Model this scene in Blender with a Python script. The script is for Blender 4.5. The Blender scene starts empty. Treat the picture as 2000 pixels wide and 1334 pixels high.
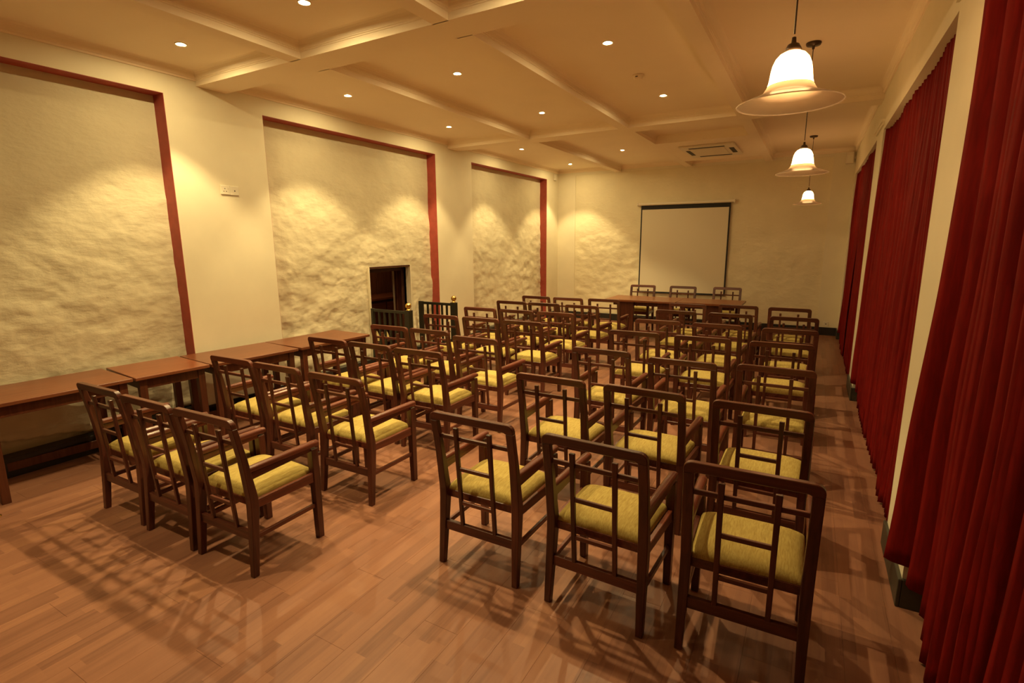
import bpy, bmesh, math, random
from mathutils import Vector, Matrix, noise

random.seed(7)
scene = bpy.context.scene
COL = scene.collection

# ------------------------------------------------------------------ camera
cam_data = bpy.data.cameras.new('camera')
cam = bpy.data.objects.new('camera', cam_data)
COL.objects.link(cam)
scene.camera = cam
cam_data.sensor_width = 36.0
cam_data.lens = 18.325
cam_data.clip_start = 0.02
yaw, pitch, roll = 0.518360500, -0.189719176, -0.00691530013
cy, sy, cp, sp, cr, sr = math.cos(yaw), math.sin(yaw), math.cos(pitch), math.sin(pitch), math.cos(roll), math.sin(roll)
r0 = Vector((cy, sy, 0)); f0 = Vector((-sy*cp, cy*cp, sp)); u0 = r0.cross(f0)
R_ = cr*r0 + sr*u0; U_ = -sr*r0 + cr*u0
cam.matrix_world = Matrix(((R_.x, U_.x, -f0.x, 0), (R_.y, U_.y, -f0.y, 0), (R_.z, U_.z, -f0.z, 1.85), (0, 0, 0, 1)))

# ------------------------------------------------------------------ world, exposure, light constants
world = bpy.data.worlds.new('world')
scene.world = world
world.use_nodes = True
world.node_tree.nodes['Background'].inputs[0].default_value = (0.02, 0.015, 0.01, 1)
world.node_tree.nodes['Background'].inputs[1].default_value = 0.2
scene.view_settings.view_transform = 'Standard'
scene.view_settings.look = 'None'
scene.view_settings.exposure = 0.1
scene.view_settings.gamma = 1.0
scene.view_settings.use_curve_mapping = False

AMBER = (1.0, 0.755, 0.345)          # colour of the halogen downlights
PEND_COL = (1.0, 0.64, 0.30)        # colour of the pendant bulbs
SPOT_W = 124.0
SPOT_ANGLE = math.radians(89)
LENS_STRENGTH = 2050.0
BULB_W = 3.0
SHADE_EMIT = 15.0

# ------------------------------------------------------------------ materials
def new_mat(name):
    m = bpy.data.materials.new(name); m.use_nodes = True
    nt = m.node_tree
    return m, nt, nt.nodes['Principled BSDF']

def N(nt, t, **kw):
    n = nt.nodes.new(t)
    for k, v in kw.items():
        setattr(n, k, v)
    return n

def ramp(nt, stops):
    r = N(nt, 'ShaderNodeValToRGB')
    el = r.color_ramp.elements
    el[0].position, el[0].color = stops[0][0], (*stops[0][1], 1)
    el[1].position, el[1].color = stops[-1][0], (*stops[-1][1], 1)
    for p, c in stops[1:-1]:
        e = el.new(p); e.color = (*c, 1)
    return r

def plain(name, col, rough=0.5, metal=0.0, noise_amt=0.0, scale=8.0, bump=0.0, coord='Object'):
    m, nt, b = new_mat(name)
    b.inputs['Roughness'].default_value = rough
    b.inputs['Metallic'].default_value = metal
    tc = N(nt, 'ShaderNodeTexCoord')
    nz = N(nt, 'ShaderNodeTexNoise'); nz.inputs['Scale'].default_value = scale; nz.inputs['Detail'].default_value = 5
    nt.links.new(tc.outputs[coord], nz.inputs['Vector'])
    lo = tuple(c*(1-noise_amt) for c in col); hi = tuple(min(1, c*(1+noise_amt)) for c in col)
    r = ramp(nt, [(0.3, lo), (0.7, hi)])
    nt.links.new(nz.outputs['Fac'], r.inputs['Fac'])
    nt.links.new(r.outputs['Color'], b.inputs['Base Color'])
    if bump:
        bp = N(nt, 'ShaderNodeBump'); bp.inputs['Strength'].default_value = bump; bp.inputs['Distance'].default_value = 0.01
        nt.links.new(nz.outputs['Fac'], bp.inputs['Height']); nt.links.new(bp.outputs['Normal'], b.inputs['Normal'])
    return m

def wood(name, dark, light, rough=0.35, axis='X', scale=6.0, spec=0.5, var=0.25):
    m, nt, b = new_mat(name)
    b.inputs['Roughness'].default_value = rough
    b.inputs['Specular IOR Level'].default_value = spec
    tc = N(nt, 'ShaderNodeTexCoord')
    mp = N(nt, 'ShaderNodeMapping')
    s = {'X': (0.6, 9, 9), 'Y': (9, 0.6, 9), 'Z': (9, 9, 0.6)}[axis]
    mp.inputs['Scale'].default_value = s
    oi = N(nt, 'ShaderNodeObjectInfo')
    nt.links.new(tc.outputs['Object'], mp.inputs['Vector'])
    cmb = N(nt, 'ShaderNodeVectorMath', operation='MULTIPLY_ADD')
    cmb.inputs[1].default_value = (1, 1, 1)
    vm = N(nt, 'ShaderNodeVectorMath', operation='SCALE'); vm.inputs[0].default_value = (13, 7, 11)
    nt.links.new(oi.outputs['Random'], vm.inputs['Scale'])
    nt.links.new(mp.outputs['Vector'], cmb.inputs[0]); nt.links.new(vm.outputs['Vector'], cmb.inputs[2])
    nz = N(nt, 'ShaderNodeTexNoise'); nz.inputs['Scale'].default_value = scale; nz.inputs['Detail'].default_value = 6; nz.inputs['Distortion'].default_value = 0.4
    nt.links.new(cmb.outputs['Vector'], nz.inputs['Vector'])
    r = ramp(nt, [(0.3, dark), (0.72, light)])
    nt.links.new(nz.outputs['Fac'], r.inputs['Fac'])
    hv = N(nt, 'ShaderNodeHueSaturation')
    mr = N(nt, 'ShaderNodeMapRange'); mr.inputs['To Min'].default_value = 1-var; mr.inputs['To Max'].default_value = 1+var
    nt.links.new(oi.outputs['Random'], mr.inputs['Value']); nt.links.new(mr.outputs['Result'], hv.inputs['Value'])
    nt.links.new(r.outputs['Color'], hv.inputs['Color'])
    nt.links.new(hv.outputs['Color'], b.inputs['Base Color'])
    bp = N(nt, 'ShaderNodeBump'); bp.inputs['Strength'].default_value = 0.06; bp.inputs['Distance'].default_value = 0.004
    nt.links.new(nz.outputs['Fac'], bp.inputs['Height']); nt.links.new(bp.outputs['Normal'], b.inputs['Normal'])
    return m

M = {}
M['paint'] = plain('cream_wall_paint', (0.82, 0.75, 0.56), 0.75, noise_amt=0.03, scale=3, bump=0.03)
M['ceil'] = plain('cream_ceiling_paint', (0.94, 0.81, 0.61), 0.8, noise_amt=0.015, scale=2)
M['red'] = plain('oxide_red_paint', (0.40, 0.068, 0.047), 0.6, noise_amt=0.10, scale=14, bump=0.05)
M['black'] = plain('black_skirting_paint', (0.02, 0.018, 0.016), 0.35, noise_amt=0.2)
M['grey'] = plain('charcoal_skirting_paint', (0.048, 0.042, 0.028), 0.45, noise_amt=0.2)
M['white_plastic'] = plain('ivory_plastic', (0.84, 0.78, 0.62), 0.4)
M['ac_white'] = plain('ivory_unit_plastic', (0.80, 0.71, 0.55), 0.45)
M['dark_slot'] = plain('dark_slot', (0.02, 0.016, 0.012), 0.6)
M['hole'] = plain('socket_hole', (0.10, 0.07, 0.04), 0.6)
M['screen_white'] = plain('matte_white_screen', (0.75, 0.68, 0.52), 0.85)
M['screen_black'] = plain('black_screen_border', (0.012, 0.011, 0.012), 0.7)
M['brass'] = plain('polished_brass', (0.80, 0.55, 0.16), 0.22, metal=1.0)
M['gate'] = plain('dark_green_metal', (0.017, 0.015, 0.008), 0.42, noise_amt=0.15)
M['bronze'] = plain('dark_bronze', (0.075, 0.048, 0.030), 0.4, metal=0.5)
M['chrome'] = plain('ivory_ring', (0.80, 0.70, 0.52), 0.4)
M['chair'] = wood('mahogany_chair', (0.054, 0.0155, 0.0095), (0.132, 0.038, 0.022), 0.33, 'Z', 5, 0.5, 0.22)
M['chair_x'] = wood('mahogany_chair_crosswise', (0.060, 0.0168, 0.0105), (0.145, 0.041, 0.0235), 0.33, 'X', 5, 0.5, 0.22)
M['chair_y'] = wood('mahogany_chair_arm', (0.074, 0.019, 0.0112), (0.172, 0.046, 0.025), 0.30, 'Y', 5, 0.5, 0.22)
M['table'] = wood('table_veneer', (0.155, 0.047, 0.021), (0.235, 0.078, 0.034), 0.30, 'Y', 4, 0.45, 0.2)
M['table_x'] = wood('table_veneer_crosswise', (0.19, 0.064, 0.025), (0.29, 0.104, 0.041), 0.30, 'X', 4, 0.45, 0.12)
M['table_leg'] = wood('table_leg_timber', (0.070, 0.019, 0.009), (0.13, 0.038, 0.017), 0.4, 'Z', 5, 0.4, 0.2)
M['dark_timber'] = wood('dark_brown_timber', (0.035, 0.010, 0.005), (0.075, 0.022, 0.010), 0.45, 'Z', 4, 0.4, 0.2)
M['counter'] = wood('brown_counter_timber', (0.16, 0.05, 0.022), (0.26, 0.09, 0.036), 0.45, 'Y', 4, 0.4, 0.2)
M['pane'] = plain('dark_night_glass', (0.012, 0.012, 0.014), 0.08)
M['passage'] = wood('brown_passage_timber', (0.22, 0.085, 0.04), (0.34, 0.14, 0.065), 0.55, 'Z', 4, 0.3, 0.15)
M['wicker'] = plain('straw_wicker', (0.70, 0.55, 0.22), 0.6, noise_amt=0.3, scale=60, bump=0.3)

def plaster_mat(name='rough_lime_plaster', k=1.0):
    m, nt, b = new_mat(name)
    b.inputs['Roughness'].default_value = 0.85
    tc = N(nt, 'ShaderNodeTexCoord')
    nz = N(nt, 'ShaderNodeTexNoise'); nz.inputs['Scale'].default_value = 2.2; nz.inputs['Detail'].default_value = 8
    nt.links.new(tc.outputs['Object'], nz.inputs['Vector'])
    r = ramp(nt, [(0.3, (0.67*k, 0.605*k, 0.425*k)), (0.7, (0.735*k, 0.665*k, 0.47*k))])
    nt.links.new(nz.outputs['Fac'], r.inputs['Fac']); nt.links.new(r.outputs['Color'], b.inputs['Base Color'])
    mp = N(nt, 'ShaderNodeMapping'); mp.inputs['Scale'].default_value = (1, 0.7, 1.5)
    nt.links.new(tc.outputs['Object'], mp.inputs['Vector'])
    n2 = N(nt, 'ShaderNodeTexNoise'); n2.inputs['Scale'].default_value = 11; n2.inputs['Detail'].default_value = 7; n2.inputs['Roughness'].default_value = 0.55
    nt.links.new(mp.outputs['Vector'], n2.inputs['Vector'])
    bp = N(nt, 'ShaderNodeBump'); bp.inputs['Strength'].default_value = 0.40; bp.inputs['Distance'].default_value = 0.022
    nt.links.new(n2.outputs['Fac'], bp.inputs['Height']); nt.links.new(bp.outputs['Normal'], b.inputs['Normal'])
    return m
M['plaster'] = plaster_mat()
M['plaster_far'] = plaster_mat('lightened_far_plaster', 1.17)  # same plaster, colour lightened in place of light the far wall lacks

def floor_mat():
    # three printed strips on every laminate board, blocks of varied tone, fine grain along the room
    m, nt, b = new_mat('laminate_board')
    L = nt.links.new
    geo = N(nt, 'ShaderNodeNewGeometry')
    sep = N(nt, 'ShaderNodeSeparateXYZ'); L(geo.outputs['Position'], sep.inputs[0])
    def math_(op, a, bv=None):
        n = N(nt, 'ShaderNodeMath', operation=op)
        for i, v in enumerate((a, bv)):
            if v is None: continue
            if isinstance(v, (int, float)): n.inputs[i].default_value = v
            else: L(v, n.inputs[i])
        return n.outputs[0]
    sx = math_('FLOOR', math_('DIVIDE', math_('ADD', sep.outputs['X'], 20.0), 0.0666667))
    w1 = N(nt, 'ShaderNodeTexWhiteNoise', noise_dimensions='1D'); L(sx, w1.inputs['W'])
    yb = math_('FLOOR', math_('ADD', math_('DIVIDE', math_('ADD', sep.outputs['Y'], 20.0), 0.46), math_('MULTIPLY', w1.outputs['Value'], 7.0)))
    cm = N(nt, 'ShaderNodeCombineXYZ'); L(sx, cm.inputs[0]); L(yb, cm.inputs[1])
    w2 = N(nt, 'ShaderNodeTexWhiteNoise', noise_dimensions='2D'); L(cm.outputs[0], w2.inputs['Vector'])
    mp = N(nt, 'ShaderNodeMapping'); mp.inputs['Scale'].default_value = (26, 1.3, 1)
    L(geo.outputs['Position'], mp.inputs['Vector'])
    av = N(nt, 'ShaderNodeVectorMath', operation='ADD'); L(mp.outputs[0], av.inputs[0]); L(w2.outputs['Color'], av.inputs[1])
    sc = N(nt, 'ShaderNodeVectorMath', operation='MULTIPLY_ADD'); L(w2.outputs['Color'], sc.inputs[0]); sc.inputs[1].default_value = (9, 9, 9); L(mp.outputs[0], sc.inputs[2])
    nz = N(nt, 'ShaderNodeTexNoise'); nz.inputs['Scale'].default_value = 1.6; nz.inputs['Detail'].default_value = 7; nz.inputs['Distortion'].default_value = 0.5
    L(sc.outputs[0], nz.inputs['Vector'])
    big = N(nt, 'ShaderNodeTexNoise'); big.inputs['Scale'].default_value = 1.1; big.inputs['Detail'].default_value = 2
    L(geo.outputs['Position'], big.inputs['Vector'])
    fac = math_('ADD', math_('MULTIPLY', w2.outputs['Value'], 0.42), math_('ADD', math_('MULTIPLY', nz.outputs['Fac'], 0.55), math_('MULTIPLY', big.outputs['Fac'], 0.25)))
    r = ramp(nt, [(0.25, (0.165, 0.070, 0.044)), (0.5, (0.268, 0.121, 0.075)), (0.75, (0.318, 0.146, 0.088)), (1.0, (0.385, 0.186, 0.104))])
    L(fac, r.inputs['Fac']); L(r.outputs['Color'], b.inputs['Base Color'])
    rr = N(nt, 'ShaderNodeMapRange'); rr.inputs['To Min'].default_value = 0.30; rr.inputs['To Max'].default_value = 0.46
    L(nz.outputs['Fac'], rr.inputs['Value']); L(rr.outputs[0], b.inputs['Roughness'])
    b.inputs['Specular IOR Level'].default_value = 0.35
    bp = N(nt, 'ShaderNodeBump'); bp.inputs['Strength'].default_value = 0.05; bp.inputs['Distance'].default_value = 0.003
    L(nz.outputs['Fac'], bp.inputs['Height']); L(bp.outputs['Normal'], b.inputs['Normal'])
    return m
M['floor'] = floor_mat()

def fabric_mat(name, lo, hi, scale, stretch, bump, sheen=0.0, rough=0.85):
    m, nt, b = new_mat(name)
    b.inputs['Roughness'].default_value = rough
    b.inputs['Specular IOR Level'].default_value = 0.12
    if sheen:
        b.inputs['Sheen Weight'].default_value = sheen
        b.inputs['Sheen Roughness'].default_value = 0.4
    tc = N(nt, 'ShaderNodeTexCoord'); mp = N(nt, 'ShaderNodeMapping'); mp.inputs['Scale'].default_value = stretch
    nt.links.new(tc.outputs['Object'], mp.inputs['Vector'])
    oi = N(nt, 'ShaderNodeObjectInfo')
    vm = N(nt, 'ShaderNodeVectorMath', operation='SCALE'); vm.inputs[0].default_value = (31, 17, 5)
    nt.links.new(oi.outputs['Random'], vm.inputs['Scale'])
    ad = N(nt, 'ShaderNodeVectorMath', operation='ADD')
    nt.links.new(mp.outputs[0], ad.inputs[0]); nt.links.new(vm.outputs[0], ad.inputs[1])
    nz = N(nt, 'ShaderNodeTexNoise'); nz.inputs['Scale'].default_value = scale; nz.inputs['Detail'].default_value = 4; nz.inputs['Distortion'].default_value = 0.6
    nt.links.new(ad.outputs[0], nz.inputs['Vector'])
    r = ramp(nt, [(0.32, lo), (0.66, hi)])
    nt.links.new(nz.outputs['Fac'], r.inputs['Fac']); nt.links.new(r.outputs['Color'], b.inputs['Base Color'])
    bp = N(nt, 'ShaderNodeBump'); bp.inputs['Strength'].default_value = bump; bp.inputs['Distance'].default_value = 0.004
    nt.links.new(nz.outputs['Fac'], bp.inputs['Height']); nt.links.new(bp.outputs['Normal'], b.inputs['Normal'])
    return m
M['seat'] = fabric_mat('mustard_slub_fabric', (0.39, 0.28, 0.078), (0.52, 0.405, 0.130), 2.4, (66, 8, 30), 0.25)
M['curtain'] = fabric_mat('crimson_velvet', (0.145, 0.005, 0.0032), (0.21, 0.0068, 0.0045), 3, (20, 20, 2), 0.1, rough=0.75)

def glass_shade_mat(name, emit, lo=(0.80, 0.62, 0.44), hi=(0.90, 0.75, 0.57), trc=(0.95, 0.80, 0.62)):
    m, nt, b = new_mat(name)
    L = nt.links.new
    out = [n for n in nt.nodes if n.type == 'OUTPUT_MATERIAL'][0]
    tr = N(nt, 'ShaderNodeBsdfTranslucent'); tr.inputs['Color'].default_value = (*trc, 1)
    b.inputs['Base Color'].default_value = (0.86, 0.70, 0.52, 1); b.inputs['Roughness'].default_value = 0.35
    tc = N(nt, 'ShaderNodeTexCoord')
    nz = N(nt, 'ShaderNodeTexNoise'); nz.inputs['Scale'].default_value = 9; nz.inputs['Detail'].default_value = 3
    L(tc.outputs['Object'], nz.inputs['Vector'])
    r = ramp(nt, [(0.3, lo), (0.7, hi)]); L(nz.outputs['Fac'], r.inputs['Fac']); L(r.outputs['Color'], b.inputs['Base Color'])
    mx = N(nt, 'ShaderNodeMixShader'); mx.inputs[0].default_value = 0.42
    L(b.outputs[0], mx.inputs[1]); L(tr.outputs[0], mx.inputs[2])
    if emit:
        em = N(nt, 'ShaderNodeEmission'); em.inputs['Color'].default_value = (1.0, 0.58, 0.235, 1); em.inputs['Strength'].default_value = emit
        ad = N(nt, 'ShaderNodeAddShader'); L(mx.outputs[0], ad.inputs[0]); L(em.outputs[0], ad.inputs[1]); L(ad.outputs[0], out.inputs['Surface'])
    else:
        L(mx.outputs[0], out.inputs['Surface'])
    return m
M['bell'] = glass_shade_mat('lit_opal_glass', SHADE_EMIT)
M['brim'] = glass_shade_mat('alabaster_glass_brim', 0, (0.34, 0.25, 0.17), (0.42, 0.32, 0.22), (0.40, 0.30, 0.20))

def emit_mat(name, col, s):
    m, nt, b = new_mat(name)
    b.inputs['Base Color'].default_value = (0, 0, 0, 1)
    b.inputs['Emission Color'].default_value = (*col, 1)
    b.inputs['Emission Strength'].default_value = s
    return m
M['lens'] = emit_mat('downlight_lens_glow', (1.0, 0.77, 0.36), LENS_STRENGTH)
M['dome'] = emit_mat('passage_fill_glow', (1.0, 0.6, 0.25), 26.0)
M['bulb'] = emit_mat('pendant_bulb_glow', (1.0, 0.75, 0.4), 20.0)

# ------------------------------------------------------------------ mesh helpers
def bm_box(bm, x0, x1, y0, y1, z0, z1):
    vs = [bm.verts.new((x, y, z)) for z in (z0, z1) for y in (y0, y1) for x in (x0, x1)]
    for f in ((0, 2, 3, 1), (4, 5, 7, 6), (0, 1, 5, 4), (2, 6, 7, 3), (0, 4, 6, 2), (1, 3, 7, 5)):
        bm.faces.new([vs[i] for i in f])

def bm_loft(bm, secs, close=True):
    """secs: list of rings (lists of Vector) with equal count -> closed skin"""
    rings = [[bm.verts.new(v) for v in s] for s in secs]
    n = len(rings[0])
    for a, b in zip(rings, rings[1:]):
        for i in range(n):
            j = (i+1) % n
            bm.faces.new((a[i], a[j], b[j], b[i]))
    if close:
        bm.faces.new(list(reversed(rings[0]))); bm.faces.new(rings[-1])

def rect(c, w, d):
    x, y, z = c
    return [Vector((x-w/2, y-d/2, z)), Vector((x+w/2, y-d/2, z)), Vector((x+w/2, y+d/2, z)), Vector((x-w/2, y+d/2, z))]

def bm_lathe(bm, prof, seg=32, c=(0, 0, 0), cap=False):
    rings = []
    for r, z in prof:
        if r < 1e-5:
            rings.append([bm.verts.new((c[0], c[1], c[2]+z))])
        else:
            rings.append([bm.verts.new((c[0]+r*math.cos(2*math.pi*i/seg), c[1]+r*math.sin(2*math.pi*i/seg), c[2]+z)) for i in range(seg)])
    for a, b in zip(rings, rings[1:]):
        for i in range(seg):
            j = (i+1) % seg
            if len(a) == 1 and len(b) == 1: continue
            if len(a) == 1: bm.faces.new((a[0], b[j], b[i]))
            elif len(b) == 1: bm.faces.new((a[i], a[j], b[0]))
            else: bm.faces.new((a[i], a[j], b[j], b[i]))

def bm_extrude_profile(bm, prof, axis, a0, a1):
    """closed 2D profile [(u,z)] extruded along axis ('X' or 'Y'); u is the other horizontal axis"""
    def P(u, z, t): return Vector((t, u, z)) if axis == 'X' else Vector((u, t, z))
    bm_loft(bm, [[P(u, z, a0) for u, z in prof], [P(u, z, a1) for u, z in prof]])

def link(name, bm, mat, parent=None, bevel=0.0, seg=1, smooth=False):
    bmesh.ops.recalc_face_normals(bm, faces=bm.faces)
    if bevel:
        bmesh.ops.bevel(bm, geom=list(bm.edges), offset=bevel, segments=seg, profile=0.6, affect='EDGES', clamp_overlap=True)
    me = bpy.data.meshes.new(name)
    bm.to_mesh(me); bm.free()
    if smooth:
        for p in me.polygons: p.use_smooth = True
    me.materials.append(mat)
    o = bpy.data.objects.new(name, me)
    COL.objects.link(o)
    if parent: o.parent = parent
    return o

def box_obj(name, dims, mat, parent=None, bevel=0.0, seg=1):
    bm = bmesh.new()
    bm_box(bm, *dims)
    return link(name, bm, mat, parent, bevel, seg)

def boxes_obj(name, list_, mat, parent=None, bevel=0.0):
    bm = bmesh.new()
    for d in list_: bm_box(bm, *d)
    return link(name, bm, mat, parent, bevel)

def thing(name, label, cat, loc, rz=0.0, group=None):
    o = bpy.data.objects.new(name, None)
    COL.objects.link(o)
    o.empty_display_size = 0.1
    o.location = loc; o.rotation_euler = (0, 0, rz)
    o['label'] = label; o['category'] = cat
    if group: o['group'] = group
    return o

def dup(root, loc, rz, label, group=None):
    r = root.copy(); COL.objects.link(r)
    r.location = loc; r.rotation_euler = (0, 0, rz); r['label'] = label
    if group: r['group'] = group
    for ch in root.children:
        c = ch.copy(); COL.objects.link(c); c.parent = r
        for g in ch.children:
            d = g.copy(); COL.objects.link(d); d.parent = c
    return r

def structure(o):
    o['kind'] = 'structure'
    return o

# ------------------------------------------------------------------ room dimensions (metres)
XL, XR = -5.425, 0.54              # faces of the piers on the left and right walls
XLB = -5.66                        # masonry plane behind the plaster panels
YB, YF = -2.4, 11.80               # back wall (behind camera) and far wall
ZC, ZB = 3.50, 3.37                # ceiling and underside of the beams
NT = 3.24                          # top of the plaster niches
NICHES = [(-0.25, 2.94), (3.97, 7.05), (8.09, 11.17)]
DOOR = (5.60, 6.49, 1.475)

# floor slab + boards
floor = structure(boxes_obj('floor', [(-7.6, 1.2, -0.02, 12.1, -0.08, -0.010), (-7.6, 1.2, -2.7, -0.02, -0.08, 0.0)], M['floor']))
BW, BL = 0.2, 1.29
bm = bmesh.new(); bm_box(bm, 0.0002, BW-0.0002, 0.0003, BL-0.0003, -0.010, 0.0)
board0 = link('floor_board', bm, M['floor'], floor, bevel=0.0006)
first = True
for k in range(-21, 11):
    x0 = -1.32 + BW*k
    if x0 < XL-0.22 or x0 > 0.85: continue
    off = ((k*0.37) % 1.0)*BL
    y0 = -off
    while y0 < 11.82:
        if y0 + BL > 0.35:
            if first: o = board0; first = False
            else:
                o = board0.copy(); COL.objects.link(o)
            o.location = (x0, y0, 0)
            if y0 < 0: pass
        y0 += BL

# ceiling with its grid of beams
ceiling = structure(box_obj('ceiling', (-6.0, 1.1, YB-0.1, 12.0, ZC, ZC+0.12), M['ceil']))
def beam(c, hw, axis, a0, a1):
    g = 0.045
    prof = [(-hw, ZB), (hw, ZB), (hw, ZB+0.050), (hw+0.006, ZB+0.053), (hw+0.006, ZB+0.061), (hw+0.013, ZB+0.064), (hw+0.013, ZB+0.072)]
    right = list(prof[1:])
    for i in range(5):
        t = i/4*math.pi/2
        right.append((hw+0.016+g*(1-math.cos(t)), ZB+0.075+(ZC-ZB-0.075)*math.sin(t)))
    left = [(-u, z) for u, z in reversed(right)]
    pts = [(c+u, z) for u, z in right + left]
    bm = bmesh.new()
    bm_extrude_profile(bm, pts, axis, a0, a1)
    return link('ceiling_beam', bm, M['ceil'], ceiling)
for yc in (-0.73, 3.415, 7.55):
    beam(yc, 0.155, 'X', XL-0.01, XR+0.02)
for xc in (-3.96, -2.425, -0.905):
    for y0, y1 in ((YB, -0.885), (-0.575, 3.26), (3.57, 7.395), (7.705, 11.79)):
        beam(xc, 0.07, 'Y', y0-0.01, y1+0.01)
# lowered panel that carries the cassette unit
box_obj('dropped_panel', (-2.355, -0.975, 8.84, 11.02, ZB+0.001, ZC+0.01), M['ceil'], ceiling)

# crown moulding along the walls
def crown(axis, at, sgn, a0, a1, name):
    pts = [(0, -0.085), (0.012, -0.085), (0.012, -0.068), (0.022, -0.062)]
    for i in range(6):
        t = i/5*math.pi/2
        pts.append((0.022+0.05*(1-math.cos(t)), -0.062+0.062*math.sin(t)))
    pts += [(0, 0.0)]
    bm = bmesh.new()
    bm_extrude_profile(bm, [(at+sgn*u, ZC+z) for u, z in pts], axis, a0, a1)
    return structure(link(name, bm, M['ceil']))
crown('Y', XL, 1, YB, YF, 'trim_1')
crown('Y', XR, -1, YB, YF, 'trim_2')
crown('X', YF-0.0, -1, XL, XR, 'trim_3')

# ---------------- left wall: piers, lintels, masonry behind, red reveals, plaster
wl = []
edges = [YB] + [v for n in NICHES for v in n] + [YF]
for i in range(0, len(edges), 2):
    wl.append((XLB-0.02, XL, edges[i], edges[i+1], 0.0, ZC))
for a, b in NICHES:
    wl.append((XLB-0.02, XL, a, b, NT, ZC))
wl += [(-5.95, XLB, YB, DOOR[0], 0, ZC), (-5.95, XLB, DOOR[1], YF+0.2, 0, ZC), (-5.95, XLB, DOOR[0], DOOR[1], DOOR[2], ZC)]
wall_left = structure(boxes_obj('wall_left', wl, M['paint']))
for a, b in NICHES:
    box_obj('red_reveal', (XLB, XL+0.001, a, b, NT-0.004, NT), M['red'], wall_left)
    box_obj('red_reveal', (XLB, XL+0.001, b-0.004, b+0.0005, 0, NT), M['red'], wall_left)
    box_obj('red_reveal', (XLB, XL-0.002, a-0.0005, a+0.003, 0, NT), M['red'], wall_left)

def relief(y, z, seed, amp):
    a = noise.fractal(Vector((seed, y*1.5+z*0.4, z*1.8-y*0.3)), 1.0, 2.1, 3)
    b_ = noise.fractal(Vector((seed+9, y*3.9-z*0.8, z*4.8+y*0.9)), 0.9, 2.1, 4)
    c_ = noise.ridged_multi_fractal(Vector((seed+4, y*2.4, z*3.8+y*0.6)), 0.9, 2.2, 4, 0.9, 1.9)
    w = 0.5+0.5*noise.noise(Vector((seed+2, y*0.9, z*0.9)))
    return amp*(0.40*a + 0.42*b_*(0.55+0.9*w) - 0.15*(c_-1.0))

def plaster_panel(y0, y1, z0, z1, seed, hole=None, lip=False, base=-5.595, step=0.017, amp=0.042):
    ny = int((y1-y0)/step); nz = int((z1-z0)/step)
    verts, faces, idx = [], [], {}
    hm = None
    for j in range(nz+1):
        z = z0 + (z1-z0)*j/nz
        rough = 0.22 + 0.78*min(1, max(0, (2.75-z)/1.3))
        if z < 0.9: rough *= 1.1
        for i in range(ny+1):
            y = y0 + (y1-y0)*i/ny
            d = relief(y, z, seed, amp)*rough
            d += 0.018*min(1, max(0, (2.4-z)/1.8))            # the old wall swells towards its foot
            e = 1.0
            if hole:
                dy = max(hole[0]-y, y-hole[1], 0); dz = max(z-hole[2], 0)
                e = min(1.0, math.hypot(dy, dz)/0.12)
            d *= 0.25+0.75*e
            if lip:
                lz = max(0.175, 0.30-0.19*(y-1.37))+0.030*noise.noise(Vector((y*3, 0, 3)))+0.02*noise.noise(Vector((y*9, 1, 3)))
                if z < lz: d = -0.02
                elif z < lz+0.07: d += 0.012
            x = base + max(-0.04, min(0.10, d))
            verts.append((x, y, z))
    for j in range(nz):
        for i in range(ny):
            yc = y0+(y1-y0)*(i+.5)/ny; zc = z0+(z1-z0)*(j+.5)/nz
            if hole and hole[0] < yc < hole[1] and zc < hole[2]: continue
            a = j*(ny+1)+i
            faces.append((a, a+1, a+ny+2, a+ny+1))
    me = bpy.data.meshes.new('plaster_panel')
    me.from_pydata(verts, [], faces); me.update()
    for p in me.polygons: p.use_smooth = True
    me.materials.append(M['plaster'])
    o = bpy.data.objects.new('plaster_panel', me); COL.objects.link(o); o.parent = wall_left
    return o
plaster_panel(NICHES[0][0], NICHES[0][1], 0, NT, 1.0, lip=True, amp=0.030)
plaster_panel(NICHES[1][0], NICHES[1][1], 0, NT, 5.0, hole=DOOR)
plaster_panel(NICHES[2][0], NICHES[2][1], 0, NT, 11.0, step=0.025, amp=0.038)

# cream door jambs in the thickness of the plaster, dark timber frame and passage behind
boxes_obj('jamb_lining', [(-5.72, -5.565, DOOR[0]-0.02, DOOR[0], 0, DOOR[2]+0.02), (-5.72, -5.565, DOOR[1], DOOR[1]+0.02, 0, DOOR[2]+0.02)], M['paint'], wall_left)
box_obj('dark_lintel', (-5.72, -5.57, DOOR[0], DOOR[1], DOOR[2], DOOR[2]+0.02), M['dark_timber'], wall_left)
door = structure(boxes_obj('door_1', [(-5.86, -5.70, DOOR[0], DOOR[0]+0.06, 0, DOOR[2]), (-5.86, -5.70, DOOR[1]-0.06, DOOR[1], 0, DOOR[2]), (-5.86, -5.70, DOOR[0]+0.06, DOOR[1]-0.06, DOOR[2]-0.07, DOOR[2])], M['dark_timber'], bevel=0.004))
boxes_obj('door_stop', [(-5.82, -5.79, DOOR[0]+0.06, DOOR[0]+0.085, 0, DOOR[2]-0.07), (-5.82, -5.79, DOOR[1]-0.085, DOOR[1]-0.06, 0, DOOR[2]-0.07)], M['dark_timber'], door)
passage = structure(boxes_obj('wall_passage', [(-7.5, -7.4, 5.0, 9.0, -0.08, 2.2), (-7.4, -5.95, 5.0, 5.1, -0.08, 2.2), (-7.4, -5.95, 8.9, 9.0, -0.08, 2.2), (-7.5, -5.95, 5.0, 9.0, 2.2, 2.3)], M['passage']))
for i in range(9):
    box_obj('wainscot_plank', (-7.40, -7.375, 5.15+i*0.41, 5.15+i*0.41+0.395, 0.0, 2.18), M['passage'], passage, bevel=0.006)
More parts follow.
